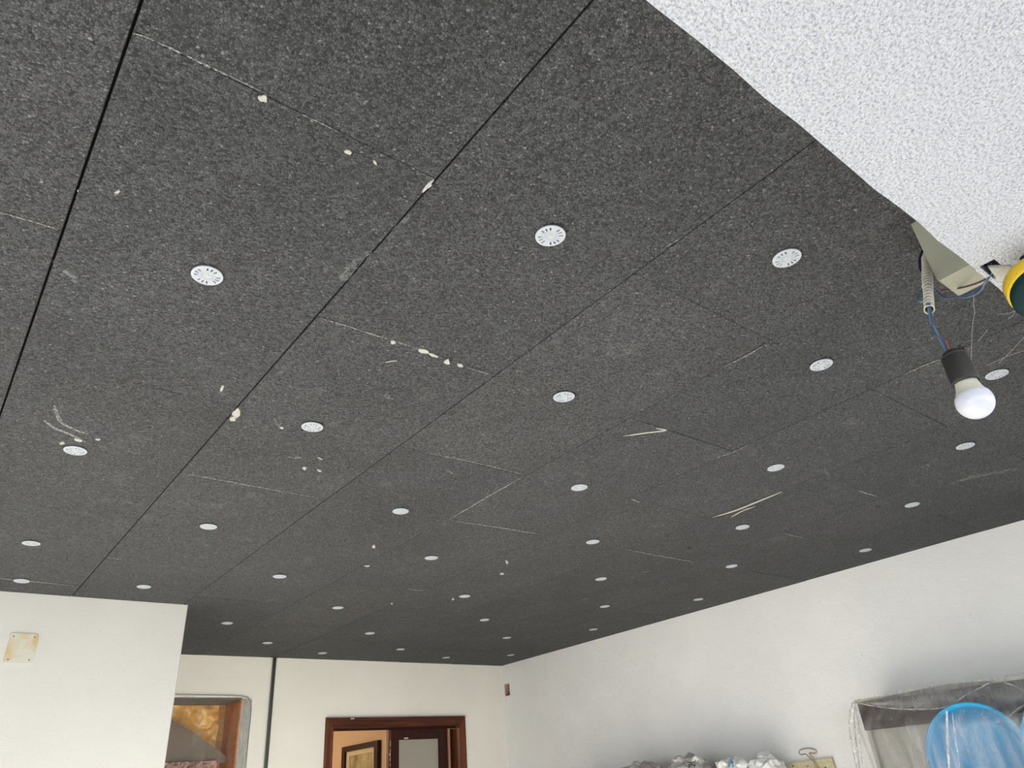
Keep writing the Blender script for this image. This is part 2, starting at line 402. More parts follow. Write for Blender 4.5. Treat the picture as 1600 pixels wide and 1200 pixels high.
# strip of slab edge above the left block corner is closed by the wall itself
# ------------------------------------------------------------------ plaster marks on the boards
def blob(px, py, rx, ry, ang=0, m=plaster, th=0.0016, n=14, rough=0.3, name='plaster_blob'):
    c = on(px, py, 2, H-0.0006)
    sx = [(on(px+5, py, 2, H)-on(px-5, py, 2, H))/10, (on(px, py+5, 2, H)-on(px, py-5, 2, H))/10]
    pts = []; s = R.uniform(0, 50)
    for k in range(n):
        a = 2*PI*k/n; q = 1+rough*noise.noise(Vector((math.cos(a)*1.7+s, math.sin(a)*1.7, s)))*2
        dx, dy = rx*q*math.cos(a), ry*q*math.sin(a)
        ex, ey = dx*math.cos(ang)-dy*math.sin(ang), dx*math.sin(ang)+dy*math.cos(ang)
        p = c + sx[0]*ex + sx[1]*ey; pts.append(Vector((p.x, p.y, H-0.0012-th)))
    return obj(name, prism(pts, (0, 0, th+0.001)), m, cel)
def streak(pl, wpx, m=chalk, name='plaster_smear', th=0.0005, zoff=0.0014):
    P = [on(x, y, 2, H) for x, y in pl]; P = catmull([Vector((p.x, p.y, 0)) for p in P], 5)
    d0 = CAM + Vector((0, 0, 0)); bm = bmesh.new(); L, Rr = [], []
    n = len(P)
    for i, p in enumerate(P):
        d = (P[min(i+1, n-1)]-P[max(i-1, 0)]).normalized(); s = Vector((-d.y, d.x, 0))
        dist = (Vector((p.x, p.y, H))-CAM).length
        ww = wpx*dist/FPX*0.5*(1-0.75*abs(2*i/(n-1)-1)**3)*(1+0.5*noise.noise(p*40)); q = Vector((p.x, p.y, H-zoff))
        L.append(bm.verts.new(q+s*ww)); Rr.append(bm.verts.new(q-s*ww))
    for i in range(n-1): bm.faces.new([L[i], L[i+1], Rr[i+1], Rr[i]])
    g = bmesh.ops.extrude_face_region(bm, geom=bm.faces[:])
    for v_ in g['geom']:
        if isinstance(v_, bmesh.types.BMVert): v_.co.z += th
    bmesh.ops.recalc_face_normals(bm, faces=bm.faces)
    return obj(name, bm, m, cel)
for a in [(411, 153, 8, 5, .4), (545, 237, 6, 3, .3), (586, 253, 4, 1.8, .8), (699, 565, 5, 3.2, 0), (719, 570, 5, 2.6, .1), (614, 534, 4, 2.6, 0),
          (369, 645, 8, 6, -.8), (364, 654, 5, 3, 0), (476, 731, 3, 2, 0), (584, 854, 2.6, 2, 0), (574, 884, 4, 1, 0), (662, 548, 9, 3, .25), (676, 554, 7, 2.2, .3),
          (122, 297, 1, 1, 0), (347, 606, 2, 5, .5), (784, 896, 3, 1.5, 0), (97, 692, 4, 2, .1), (153, 686, 4, 1.4, 0), (122, 687, 7, 2, .2), (792, 878, 1.8, 2.6, 0),
          (440, 668, 3, 1.3, .2), (184, 299, 5, 2, -.3), (670, 288, 8, 3, -.9), (612, 943, 1.5, 1, 0), (708, 936, 1.8, 1.3, 0), (499, 735, 3, 1.3, .4)]:
    blob(*a)
for pl, wd, m in [
    ([(207, 51), (225, 56), (250, 67), (285, 83), (330, 105), (380, 128), (405, 141)], 3.0, chalk),
    ([(466, 175), (500, 191), (532, 207)], 2, chalk), ([(640, 259), (660, 270), (678, 279)], 1.6, chalk),
    ([(500, 497), (540, 508), (580, 521), (640, 540), (690, 558)], 2.4, chalk), ([(730, 574), (770, 586)], 2, chalk),
    ([(0, 331), (50, 345), (92, 358)], 2.4, chalk), ([(283, 739), (330, 747), (400, 760), (500, 778)], 2.0, chalk),
    ([(666, 707), (740, 722), (818, 741)], 2.0, chalk), ([(702, 811), (760, 777), (818, 744)], 2.2, chalk),
    ([(705, 813), (780, 824), (847, 835)], 2.2, chalk), ([(977, 858), (1030, 868), (1084, 878)], 2.4, chalk),
    ([(985, 779), (1000, 785)], 3, chalk), ([(85, 632), (95, 658), (120, 672), (140, 678)], 5, chalk), ([(68, 655), (85, 668), (105, 676), (134, 690)], 5, chalk),
    ([(97, 636), (90, 648), (97, 660)], 5, smudge), ([(974, 681), (1010, 676), (1040, 672), (1025, 669)], 4, plaster),
    ([(1114, 808), (1150, 797), (1180, 785), (1222, 768)], 5, plaster), ([(1142, 808), (1160, 798), (1180, 791)], 3, plaster),
    ([(1340, 766), (1352, 770), (1369, 775)], 3, chalk), ([(1120, 715), (1145, 706), (1170, 694)], 2.5, chalk), ([(1412, 585), (1440, 572), (1468, 561)], 2.5, chalk),
    ([(1130, 573), (1165, 556), (1198, 536)], 2, chalk), ([(1040, 385), (1065, 371)], 2.5, chalk), ([(155, 292), (160, 298), (163, 302)], 4, chalk),
    ([(298, 301), (312, 310), (325, 319)], 6, smudge), ([(530, 342), (533, 330)], 11, smudge), ([(492, 565), (505, 556), (519, 548)], 9, smudge),
    ([(434, 585), (445, 575), (448, 570)], 9, smudge), ([(530, 440), (555, 415), (580, 392)], 22, smudge), ([(604, 361), (625, 350), (640, 335)], 8, smudge),
    ([(602, 566), (611, 564), (620, 563)], 2.2, plaster), ([(596, 616), (615, 622)], 12, smudge), ([(697, 735), (703, 736), (707, 740)], 2.2, chalk),
    ([(496, 714), (500, 716), (504, 718)], 2.5, plaster), ([(1288, 729), (1293, 742), (1299, 752)], 3, smudge), ([(0, 903), (30, 907), (60, 909), (119, 916)], 2.6, chalk),
    ([(400, 976), (421, 977)], 2, chalk), ([(637, 919), (650, 922), (663, 922)], 2, chalk), ([(908, 937), (919, 934)], 2.6, chalk), ([(1000, 894), (1017, 892)], 2.2, chalk),
    ([(430, 655), (440, 668), (450, 662)], 6, smudge), ([(680, 566), (682, 575), (679, 583)], 3, smudge), ([(660, 300), (668, 290), (678, 280)], 4, plaster),
    ([(80, 405), (100, 425), (122, 440)], 13, smudge), ([(1222, 832), (1240, 837), (1255, 840)], 2, chalk), ([(845, 977), (892, 980)], 1.8, smudge),
    ([(800, 935), (866, 944)], 1.6, smudge), ([(285, 616), (362, 635)], 1.6, smudge), ([(168, 871), (191, 874)], 2, chalk),
    ([(1440, 930 - 200), (1455, 745 - 20)], 14, smudge), ([(1480, 757), (1530, 742), (1590, 733)], 16, smudge), ([(1330, 800), (1300, 812)], 8, smudge),
    ([(450, 712), (460, 716), (470, 713)], 12, smudge)]:
    streak(pl, wd, m)
# chipped dark pits in the foam
for px, py, s in [(777, 748, 3), (1077, 857, 4), (204, 830, 1.8), (572, 883, 1.2), (848, 998, 3), (1372, 792, 4)]:
    blob(px, py, s, s*0.5, 0, concrete, 0.0004, 8, 0.5, 'chipped_pit')

# ------------------------------------------------------------------ anchor discs
def disc_mesh():
    bm = bmesh.new(); seg = 96; r = [0.0055, 0.0125, 0.0165, 0.0245, 0.0285, 0.030]
    zt = [0.0012, 0.0, 0.0, 0.0, 0.0, 0.0009]
    slot = set()
    for g_ in range(4):
        for k in (-1, 0, 1):
            c_ = int(g_*24 + k*6); slot |= {(c_) % seg, (c_+1) % seg}
    def vz(i): return zt[i]
    top = [[bm.verts.new((r[i]*math.cos(2*PI*k/seg), r[i]*math.sin(2*PI*k/seg), -0.0030+vz(i))) for k in range(seg)] for i in range(6)]
    bot = [[bm.verts.new((r[i]*math.cos(2*PI*k/seg), r[i]*math.sin(2*PI*k/seg), -0.0002)) for k in range(seg)] for i in range(6)]
    rim = bm.verts.new((0, 0, -0.0008)); rb = bm.verts.new((0, 0, -0.0002))
    for k in range(seg):
        k2 = (k+1) % seg
        bm.faces.new([rim, top[0][k], top[0][k2]])
        for i in range(5):
            hole = i == 2 and k in slot
            if not hole:
                bm.faces.new([top[i][k], top[i+1][k], top[i+1][k2], top[i][k2]])
            else:
                bm.faces.new([top[i][k], top[i][k2], bot[i][k2], bot[i][k]]); bm.faces.new([top[i+1][k], bot[i+1][k], bot[i+1][k2], top[i+1][k2]])
                if (k-1) % seg not in slot: bm.faces.new([top[i][k], bot[i][k], bot[i+1][k], top[i+1][k]])
                if k2 not in slot: bm.faces.new([top[i][k2], top[i+1][k2], bot[i+1][k2], bot[i][k2]])
        bm.faces.new([top[5][k], bot[5][k], bot[5][k2], top[5][k2]])
    for v_ in [v_ for v_ in bm.verts if not v_.link_faces]: bm.verts.remove(v_)
    bmesh.ops.recalc_face_normals(bm, faces=bm.faces)
    me = bpy.data.meshes.new('anchor_disc'); bm.to_mesh(me); bm.free(); me.materials.append(disc_m); return me
dm = disc_mesh()
bm = lathe([(-0.0026, 0), (-0.0028, 0.0038), (-0.0020, 0.0050), (-0.0004, 0.0052), (-0.0004, 0)], (0, 0, 0), (0, 0, 1), 16)
plug = bpy.data.meshes.new('center_plug'); bm.to_mesh(plug); bm.free(); plug.materials.append(plug_m)
bm = bmesh.new()           # groove ribs raised on the disc face
for g_ in range(16):
    a = 2*PI*g_/16 + 0.196
    d = Vector((math.cos(a), math.sin(a), 0)); s = Vector((-d.y, d.x, 0))*0.0006
    p = [d*0.009-s, d*0.025-s, d*0.025+s, d*0.009+s]
    V0 = [bm.verts.new((q.x, q.y, -0.0036)) for q in p]; V1 = [bm.verts.new((q.x, q.y, -0.0028)) for q in p]
    bm.faces.new(V0)
    for k in range(4): bm.faces.new([V0[k], V0[(k+1) % 4], V1[(k+1) % 4], V1[k]])
bmesh.ops.recalc_face_normals(bm, faces=bm.faces)
ribs = bpy.data.meshes.new('radial_ribs'); bm.to_mesh(ribs); bm.free(); ribs.materials.append(disc_m)
DISCS = [(324, 429), (860, 367), (1229, 402), (118, 703), (488, 666), (881, 619), (1283, 569), (1557, 584), (49, 848), (326, 822), (626, 798), (905, 761), (1212, 730), (1508, 696), (34, 907), (225, 916), (437, 900), (674, 871), (926, 846), (1160, 823), (1425, 788), (355, 973), (528, 949), (726, 931), (939, 904), (1143, 884), (1352, 859), (418, 1004), (578, 989), (757, 968), (945, 947), (1091, 936), (504, 1020), (626, 1014), (792, 996), (927, 983), (697, 1027), (798, 1023)]
LB = [
 'big white slotted anchor disc at upper left, left of the long dark joint',
 'big white slotted anchor disc highest in the photo, left of the white beam',
 'big white slotted anchor disc beside the white beam, tilted-looking oval',
 'white anchor disc just below the curved white plaster scratches',
 'white anchor disc right of the cream plaster blob on the long joint',
 'white anchor disc in the ceiling centre, below the highest one',
 'white anchor disc left of the black bulb socket',
 'white anchor disc immediately right of the bulb neck',
 'white anchor disc near the left photo edge, second above the left wall',
 'white anchor disc above the left wall corner, second nearest to it',
 'white anchor disc just left of the pale angular joint corner',
 'white anchor disc right of the pale angular joint corner',
 'white anchor disc just above the long white plaster streak',
 'white anchor disc directly below the bulb globe',
 'white anchor disc at the left wall top, leftmost in the photo',
 'white anchor disc right above the top edge of the left wall near its corner',
 'white anchor disc in the dim area right of the left wall, largest there',
 'white anchor disc below the pale angular joint, above the door',
 'white anchor disc left of the thin pale joint at lower centre',
 'white anchor disc just below the long white plaster streak',
 'white anchor disc below the bulb, second nearest the right wall top edge',
 'small white anchor disc leftmost behind the left wall corner, over the orange recess',
 'small white anchor disc over the door frame left side, third up from the wall',
 'small white anchor disc with a plaster fleck at its left, over the door',
 'small white anchor disc directly below the thin pale joint at lower centre',
 'small white anchor disc second below the long white plaster streak',
 'white anchor disc nearest camera of those lining the right wall top edge',
 'small white anchor disc directly above the grey pipe on the back wall',
 'small white anchor disc over the door, second up from the back wall',
 'small white anchor disc above the room corner, left and third up from it',
 'small white anchor disc third below the thin pale joint, upper of two there',
 'small white anchor disc along the right wall edge, second from the camera',
 'small white anchor disc at the back wall edge over the door left end',
 'small white anchor disc at the back wall edge over the door middle',
 'small white anchor disc second up from the back right room corner',
 'small white anchor disc along the right wall edge, third from the camera',
 'tiny white anchor disc at the back wall edge over the door right end',
 'tiny white anchor disc nearest the back right room corner']
for i, ((px, py), lab) in enumerate(zip(DISCS, LB)):
    p = on(px, py, 2, H-0.001)
    o = link('anchor_disc', dm); o.location = (p.x, p.y, H-0.0022)
    o.rotation_euler = (R.uniform(-.018, .018), R.uniform(-.018, .018), R.uniform(-0.5, 0.5) if i != 1 else 0.4)
    tag(o, lab, 'anchor', 'white anchor discs holding the ceiling boards')
    link('center_plug', plug, None, o)
    if i < 21: link('radial_ribs', ribs, None, o)
    if i < 8:                                    # torn foam round the nearest ones
        for k in range(7):
            a = R.uniform(0, 2*PI) if k > 3 else R.uniform(-2.6, -0.5)
            c_ = p + Vector((math.cos(a), math.sin(a), 0))*0.0325
            pts = [Vector((c_.x+math.cos(q)*R.uniform(.001, .0032), c_.y+math.sin(q)*R.uniform(.001, .0032), H-0.0018)) for q in (0, 1.2, 2.4, 3.6, 4.9)]
            obj('chipped_pit', prism(pts, (0, 0, 0.0006)), concrete, cel)

# ------------------------------------------------------------------ cover box beside the beam
BX0, BX1, BYB, BZb = 1.38, 1.469, 0.322, 2.45
r_ = 0.012
prof = [(BY+0.001, BZb), (BYB-r_*0.5, BZb)]
for k in range(1, 8):
    a = k/8*PI/2; prof.append((BYB-r_*0.5+r_*0.5*math.sin(a), BZb+r_*(1-math.cos(a))))
prof += [(BYB, BZb+r_), (BYB, H), (BY+0.001, H)]
bm = prism([Vector((BX0, y, z)) for y, z in prof], (BX1-BX0, 0, 0))
cb = tag(empty('cover_box', (BX0, BYB, BZb)), 'cream plastic cover box on the inner side of the white beam', 'cover box')
bmesh.ops.bevel(bm, geom=bm.edges[:], offset=0.0015, segments=1, affect='EDGES')
rel(obj('box_shell', bm, pvc), cb)

# ------------------------------------------------------------------ conduit, wires, bulb
ct, cbm = at(1446, 392, 1.555), on(1452, 484, 0, 1.25)
ax = (cbm-ct); Lc = ax.length
prof = []; nr = 22
for k in range(nr):
    t0 = k/nr*Lc; s = Lc/nr; rr = 0.0098 if 8 < k < 15 else 0.0086
    prof += [(t0, rr), (t0+s*0.45, rr), (t0+s*0.6, rr-0.0020), (t0+s*0.85, rr-0.0020)]
prof = prof + [(Lc, 0.0086), (Lc, 0.0072), (Lc-0.03, 0.0070)]
cd = tag(obj('corrugated_conduit', lathe(prof, ct, ax, 24), conduit_m, None, False), 'short beige corrugated conduit hanging beside the cream cover box', 'conduit')
def wire(name, pix, r, m, lab, cat='wire', n=8, group=None, parent=None):
    pts = catmull([at(*p) for p in pix], n)
    o = obj(name, tube(pts, r, 8), m, parent, True)
    if parent is None: tag(o, lab, cat, group)
    return o
wire('electric_wire', [(1553, 410, 1.28), (1556, 418, 1.28), (1549, 428, 1.29), (1540, 436, 1.31), (1522, 444, 1.36), (1500, 450, 1.40), (1478, 453, 1.44), (1468, 453, 1.45), (1458, 445, 1.43), (1452, 436, 1.42)], 0.0019, wire_brown, 'brown wire swooping from the beam hole to the conduit')
wire('electric_wire', [(1551, 411, 1.28), (1553, 419, 1.28), (1547, 430, 1.29), (1541, 440, 1.30), (1530, 451, 1.33), (1518, 457, 1.35), (1500, 463, 1.38), (1482, 466, 1.40), (1472, 463, 1.41), (1462, 453, 1.42), (1453, 442, 1.42)], 0.0020, wire_blue, 'dark blue wire sagging below the brown wire to the conduit')
wire('electric_wire', [(1555, 410, 1.285), (1549, 423, 1.29), (1538, 443, 1.30), (1534, 452, 1.32), (1524, 460, 1.34), (1508, 465, 1.37), (1498, 464, 1.39)], 0.0017, wire_lblue, 'pale blue wire hanging lowest out of the beam hole')
wire('electric_wire', [(1550, 409, 1.27), (1546, 415, 1.28), (1540, 416, 1.29), (1538, 411, 1.30)], 0.0022, wire_dark, 'short black wire stub curled inside the beam hole')
for k, (dx, m) in enumerate(((-1.5, wire_dark), (1.2, wire_dark), (3.2, wire_blue))):
    wire('electric_wire', [(1447+dx, 388, 1.54), (1442+dx, 394, 1.53), (1439+dx, 403, 1.52), (1438.5+dx, 412, 1.51), (1440+dx, 421, 1.50), (1444+dx, 429, 1.49), (1449, 434+k, 1.49)], 0.0030, m,
         ('black-blue wire looping left of the conduit top, outermost', 'black-blue wire looping left of the conduit top, middle one', 'brighter blue wire looping left of the conduit top, innermost')[k])
wire('electric_wire', [(1450, 440, 1.49), (1444, 443, 1.46), (1441, 452, 1.44), (1437, 462, 1.42), (1434.5, 468, 1.41), (1440, 471, 1.40), (1447, 471, 1.40)], 0.0026, wire_lblue, 'blue wire end sticking out left of the lower conduit')

X = 1.25
def vert(px, py): return on(px, py, 0, X)
g = vert(1523, 628); g_r = 0.0282
axd = Vector((0.004, 0.0, -1.0)).normalized()
pb = empty('pendant_bulb', (g.x, g.y, g.z)); tag(pb, 'bare white globe bulb in a black socket hanging on twisted wires', 'light bulb')
top = vert(1482, 550)
def up(h): return g - axd*h
hs = (top-g).length
for k, s in enumerate((-1, 1)):
    pts = catmull([vert(1450+s*2.0, 474), vert(1452+s*1.0, 482), vert(1455+s*1.2, 500), vert(1462-s*1.2, 519), vert(1471+s*1.4, 532), vert(1478+s*1.4, 545), vert(1483+s*1.4, 556)], 8)
    rel(obj('cord', tube(pts, 0.0019, 8), wire_blue if s > 0 else wire_lblue, None, True), pb)
pts = catmull([vert(1477.5, 531), vert(1481, 540), vert(1483.5, 549)], 6)
rel(obj('cord', tube(pts, 0.0012, 6), mat('red_wire', (0.28, 0.06, 0.04), 0.4), None, True), pb)
sb_, st_ = hs-0.062, hs                                # socket from st_ (top) down to sb_
tilt = Vector((-0.03, 0.03, 0))
prof = [(0, 0.0), (0, 0.009), (0.004, 0.015), (0.010, 0.0185), (0.012, 0.0205), (0.0125, 0.0190), (0.014, 0.0205), (0.058, 0.0212), (0.064, 0.0212), (0.064, 0.0190), (0.040, 0.0185)]
rel(obj('socket', lathe(prof, up(hs), axd, 36), blackp, None, True), pb)
bm = bmesh.new()
for s in (-1, 1):
    c_ = up(hs-0.004)+Vector((0.006*s, -0.014, 0))
    box(c_-Vector((0.002, 0.004, 0.003)), c_+Vector((0.002, 0.001, 0.004)), bm=bm)
rel(obj('cord_clamp', bm, blackp), pb)
pr = []
hN = hs-0.058
for k in range(9):
    s = k/8; pr.append((s, 0.0168 + 0.0082*s**2.2))
prof = [((hs-hN)+(hN-0.012)*s, r__) for s, r__ in pr]
rel(obj('bulb_base', lathe([(prof[0][0], 0)]+prof, up(hs), axd, 40), cream, None, True), pb)
prof = []
a0 = math.asin(0.0250/g_r)
for k in range(25):
    a = a0 + (PI-a0)*k/24; prof.append((-math.cos(a)*g_r*(1.0), math.sin(a)*g_r if k < 24 else 0))
rel(obj('globe', lathe(prof, g+Vector((0, 0, 0.0)), axd, 48), globe_m, None, True), pb)

# cobweb threads
bm = bmesh.new()
for pl in ([(1522, 462), (1521, 475), (1523, 487), (1520, 505), (1519, 520), (1518, 545), (1518, 562)],
           [(1558, 491), (1575, 490), (1588, 484), (1598, 475)], [(1590, 492), (1605, 488)],
           [(1528, 534), (1536, 524), (1543, 515)], [(1575, 498), (1582, 480 + 14), (1586, 486)],
           [(1600, 527), (1590, 538), (1576, 553), (1560, 568)], [(1545, 570), (1575, 556), (1600, 548)]):
    P = catmull([on(x, y, 2, 2.585) for x, y in pl], 4); tube(P, 0.0006, 4, bm)
    for q in P[::3]:
        d = Vector((R.uniform(-1, 1), R.uniform(-1, 1), R.uniform(-.3, .3)))*0.008
        tube([q, q+d], 0.0004, 3, bm)
tag(obj('cobweb', bm, web_m), 'thin dusty cobweb threads on the ceiling behind the bulb', 'cobweb')

# round green fitting with yellow collar at the right edge
fc = at(1634, 450, 1.20)
dirn = (CAM-fc).normalized(); axf = (dirn*1.0 + cr*0.45 - cu*0.55).normalized()
rf = 46/FPX*1.20
ft = tag(empty('round_fitting', fc), 'dark green round fitting with a yellow collar, cut by the right edge', 'fitting')
rel(obj('collar', lathe([(-0.035, 0), (-0.035, rf*0.9), (-0.030, rf*1.08), (-0.004, rf*1.12), (0.0, rf*1.08), (0.0, rf*0.96), (-0.004, rf*0.95)], fc, axf, 48), yellow_m, None, True), ft)
rel(obj('drum', lathe([(-0.003, rf*1.06), (0.012, rf*1.10), (0.018, rf*1.02), (0.023, rf*0.7), (0.025, 0)], fc, axf, 48), green_m, None, True), ft)
q = fc - axf*0.03
rel(obj('mounting_stem', tube([q, Vector((q.x, q.y, BZ+0.001))], 0.010, 16), green_m), ft)

# ------------------------------------------------------------------ back wall things
p0, p1 = on(430, 1028, 1, YB-0.016), on(415, 1200, 1, YB-0.016)
xp = (p0.x+p1.x)/2
pipe = tag(empty('steel_pipe', (xp, YB-0.016, 0)), 'thin grey metal pipe running down the back wall left of the door', 'pipe')
rel(obj('tube', tube([Vector((xp, YB-0.014, 0.002)), Vector((xp, YB-0.014, H-0.002))], 0.0125, 16), steel, None, True), pipe)

DR = empty('door_1', (3.0, YB, 0)); tag(DR, 'mahogany door frame with glazed leaf in the back wall', kind='structure')
ya, yb_ = YB-0.018, YB+0.14
def part(n, bm, m, par=None): return rel(obj(n, bm, m), par or DR)
XA, XZ, ZT = 2.432, 3.636, 2.205
iL, iR, iT = 2.490, 3.578, 2.137
# casing pieces with mitred corners, face profile stepped
def casing(pts, m):
    o = prism([Vector((x, ya, z)) for x, z in pts], (0, 0.018, 0)); return part('door_casing', o, m)
casing([(XA, ZT), (XZ, ZT), (iR, iT), (iL, iT)], mahog_h)
casing([(XA, 0), (iL, 0), (iL, iT-0.0005), (XA, ZT-0.0005)], mahog_v)
casing([(iR, 0), (XZ, 0), (XZ, ZT-0.0005), (iR, iT-0.0005)], mahog_v)
part('jamb', box((DX0+0.001, YB+0.001, 0), (iL, yb_, iT)), mahog_v)
part('jamb', box((iR, YB+0.001, 0), (DX1-0.001, yb_, iT)), mahog_v)
part('head_jamb', box((DX0+0.001, YB+0.001, iT), (DX1-0.001, yb_, DZ-0.001)), mahog_h)
part('stop_bead', box((iL, YB+0.05, iT-0.014), (iR, YB+0.07, iT), 0.002), mahog_d)
# fixed right leaf
ly0, ly1 = YB+0.045, YB+0.085
l0, l1 = 2.975, 3.497
leaf = part('door_leaf', slab_holes(1, ly0, ly1, (l0, 0.01), (l1, iT-0.015), [(l0+0.085, 1.15, l1-0.075, 2.052), (l0+0.085, 0.2, l1-0.075, 1.0)]), mahog_d)
rel(obj('pane', box((l0+0.086, ly0+0.018, 1.151), (l1-0.076, ly0+0.022, 2.051)), glassy), leaf)
rel(obj('lower_panel', box((l0+0.086, ly0+0.012, 0.201), (l1-0.076, ly0+0.028, 0.999)), mahog_d), leaf)
part('meeting_bead', box((l0-0.012, ly0-0.014, 0.01), (l0+0.012, ly0, iT-0.015), 0.003), mahog_v)
part('edge_strip', box((l1+0.004, ly0-0.01, 0.01), (l1+0.022, ly1, iT-0.015), 0.002), mat('worn_edge_wood', (0.36, 0.17, 0.10), 0.5))
part('edge_shadow_board', box((l1+0.022, ly1+0.03, 0.01), (iR, ly1+0.05, iT-0.015)), blackwood)  # dark board stands in for the shaded gap beside the leaf
for z0, z1 in ((2.03, 2.065), (1.99, 2.01), (1.965, 1.985), (1.93, 1.955), (1.90, 1.915)):
    part('paint_chip', box((l0-0.004+R.uniform(-.002, .004), ly0-0.0155, z0-0.02), (l0+0.003, ly0-0.0135, z1-0.02)), plaster)
rel(obj('paint_chip', box((l0+0.13, ly0-0.0015, 2.056), (l0+0.165, ly0+0.001, 2.066)), plaster), leaf)
part('paint_chip', box((2.62, ya-0.001, 2.192), (2.65, ya+0.001, 2.202)), plaster)

# room beyond
tag(obj('wall_hall', box((3.90, YB+0.16, 0), (4.0, 9.4, 2.9)), tan_wall), kind='structure')
tag(obj('wall_hall_end', box((XL, 9.4, 0), (4.0, 9.5, 2.9)), tan_wall), kind='structure')
tag(obj('wall_hall_left', box((1.0, YB+0.17, 0), (1.1, 9.4, 2.9)), tan_wall), kind='structure')
tag(obj('ceiling_hall', box((1.0, YB+0.161, 2.7), (4.0, 9.5, 2.9)), tan_wall), kind='structure')
fx = 3.875
tl, tr = on(536, 1168, 0, fx), on(592, 1156, 0, fx)
ztop = (tl.z+tr.z)/2
fy0, fy1 = tr.y, tl.y
pf = tag(empty('framed_picture', (fx, fy0, ztop-0.8)), 'dark framed olive print on the tan wall seen through the doorway', 'picture')
fw_ = 0.075
rel(obj('frame', slab_holes(0, fx-0.015, fx+0.024, (fy0, ztop-0.95), (fy1, ztop), [(fy0+fw_, ztop-0.95+fw_, fy1-fw_, ztop-fw_*0.7)]), blackwood), pf)
rel(obj('mount', slab_holes(0, fx+0.006, fx+0.010, (fy0+fw_, ztop-0.95+fw_), (fy1-fw_, ztop-fw_*0.7), [(fy0+fw_+.05, ztop-0.95+fw_+.05, fy1-fw_-.07, ztop-fw_-0.02)]), mount), pf)
rel(obj('print', box((fx+0.011, fy0+fw_, ztop-0.95+fw_), (fx+0.014, fy1-fw_, ztop-fw_)), paper), pf)

# recess covered with film
nd = 0.30
ND = YB+nd
rec = empty('trim_1', (NX0, YB, NZ0)); tag(rec, 'orange wood lined recess in the back wall', kind='structure')
rel(obj('back_panel', box((NX0, ND-0.012, NZ0), (NX1, ND, NZ1)), orange_w), rec)
rel(obj('side_lining', box((NX1-0.010, YB+0.002, NZ0+0.012), (NX1+0.0, ND-0.012, NZ1-0.012)), orange_s), rec)
rel(obj('side_lining', box((NX0, YB+0.002, NZ0+0.012), (NX0+0.010, ND-0.012, NZ1-0.012)), orange_s), rec)
rel(obj('top_lining', box((NX0, YB+0.002, NZ1-0.012), (NX1, ND-0.012, NZ1)), mat('shade_grey_lining', (0.12, 0.12, 0.11), 0.7)), rec)  # dark grey colour stands in for shade on the unlit recess top
rel(obj('bottom_lining', box((NX0, YB+0.002, NZ0), (NX1, ND-0.012, NZ0+0.012)), orange_s), rec)
def crumple(x0, x1, z0, z1, y, amp, sc, nx, nz, seed, fold=1.0):
    bm = bmesh.new(); g_ = []
    for j in range(nz+1):
        row = []
        for i in range(nx+1):
            u, v_ = i/nx, j/nz; x = x0+(x1-x0)*u; z = z0+(z1-z0)*v_
            q = Vector((x*sc, seed, z*sc*fold))
            d = abs(noise.noise(q))*1.4 + 0.6*abs(noise.noise(q*2.3)) + 0.3*noise.noise(q*5)
            row.append(bm.verts.new((x, y-d*amp, z)))
        g_.append(row)
    for j in range(nz):
        for i in range(nx): bm.faces.new([g_[j][i], g_[j][i+1], g_[j+1][i+1], g_[j+1][i]])
    return bm
sheet_m = mat('golden_glossy_sheet', (0.60, 0.29, 0.075), 0.22); t = N(sheet_m)
t.l(t.ramp(t.noise(6, None, 4), [(0.35, (0.85, 0.42, 0.09)), (0.65, (0.92, 0.55, 0.17))]), t.b.inputs['Base Color'])
tag(obj('golden_sheet', crumple(NX0+0.015, NX1-0.06, NZ0+0.02, NZ1-0.016, ND-0.02, 0.035, 7, 60, 80, 3.3), sheet_m, None, True),
    'crinkled glossy golden sheet at the back of the recess', 'sheet')
pts = [on(x, y, 1, YB+0.16) for x, y in ((232, 1102), (300, 1143), (364, 1189), (364, 1192), (232, 1192))]
lean = tag(obj('taupe_wedge', prism(pts+[], (0, 0.012, 0)), taupe), 'dull brown slanted wedge across the lower left of the recess', 'board')  # flat taupe wedge with a diagonal upper edge
pz = on(300, 1190, 1, YB+0.12).z
tag(obj('foil_bundle', crumple(NX0+0.015, NX1-0.075, NZ0+0.013, pz, YB+0.15, 0.05, 16, 70, 50, 8.1), pinkfoil, None, False),
    'crinkled pinkish foil along the bottom of the recess', 'foil')
# film sheet taped over the recess, rounded upper right corner
bm = bmesh.new(); nx, nz = 70, 90; g_ = []
fx0, fx1, fz0, fz1 = NX0-0.03, 1.893, NZ0-0.05, NZ1+0.010
for j in range(nz+1):
    row = []
    for i in range(nx+1):
        u, v_ = i/nx, j/nz; x = fx0+(fx1-fx0)*u; z = fz0+(fz1-fz0)*v_
        rr = 0.075
        if x > fx1-rr and z > fz1-rr:          # squash corner
            dx, dz = (x-(fx1-rr))/rr, (z-(fz1-rr))/rr; m_ = max(dx, dz); l_ = math.hypot(dx, dz)
            if l_ > 0: dx, dz = dx*m_/l_, dz*m_/l_
            x, z = fx1-rr+dx*rr, fz1-rr+dz*rr
        d = 0.006 + 0.010*abs(noise.noise(Vector((x*16, 1.1, z*2.5)))) + 0.004*noise.noise(Vector((x*30, 2, z*9)))
        e = min(1, min((x-fx0), (fx1-x), (fz1-z))/0.03); d = 0.004 + d*max(0, e)
        row.append(bm.verts.new((x, YB-d, z)))
    g_.append(row)
for j in range(nz):
    for i in range(nx): bm.faces.new([g_[j][i], g_[j][i+1], g_[j+1][i+1], g_[j+1][i]])
fl = tag(obj('plastic_film', bm, film_l, None, True), 'clear plastic film taped over the orange recess', 'plastic sheet')
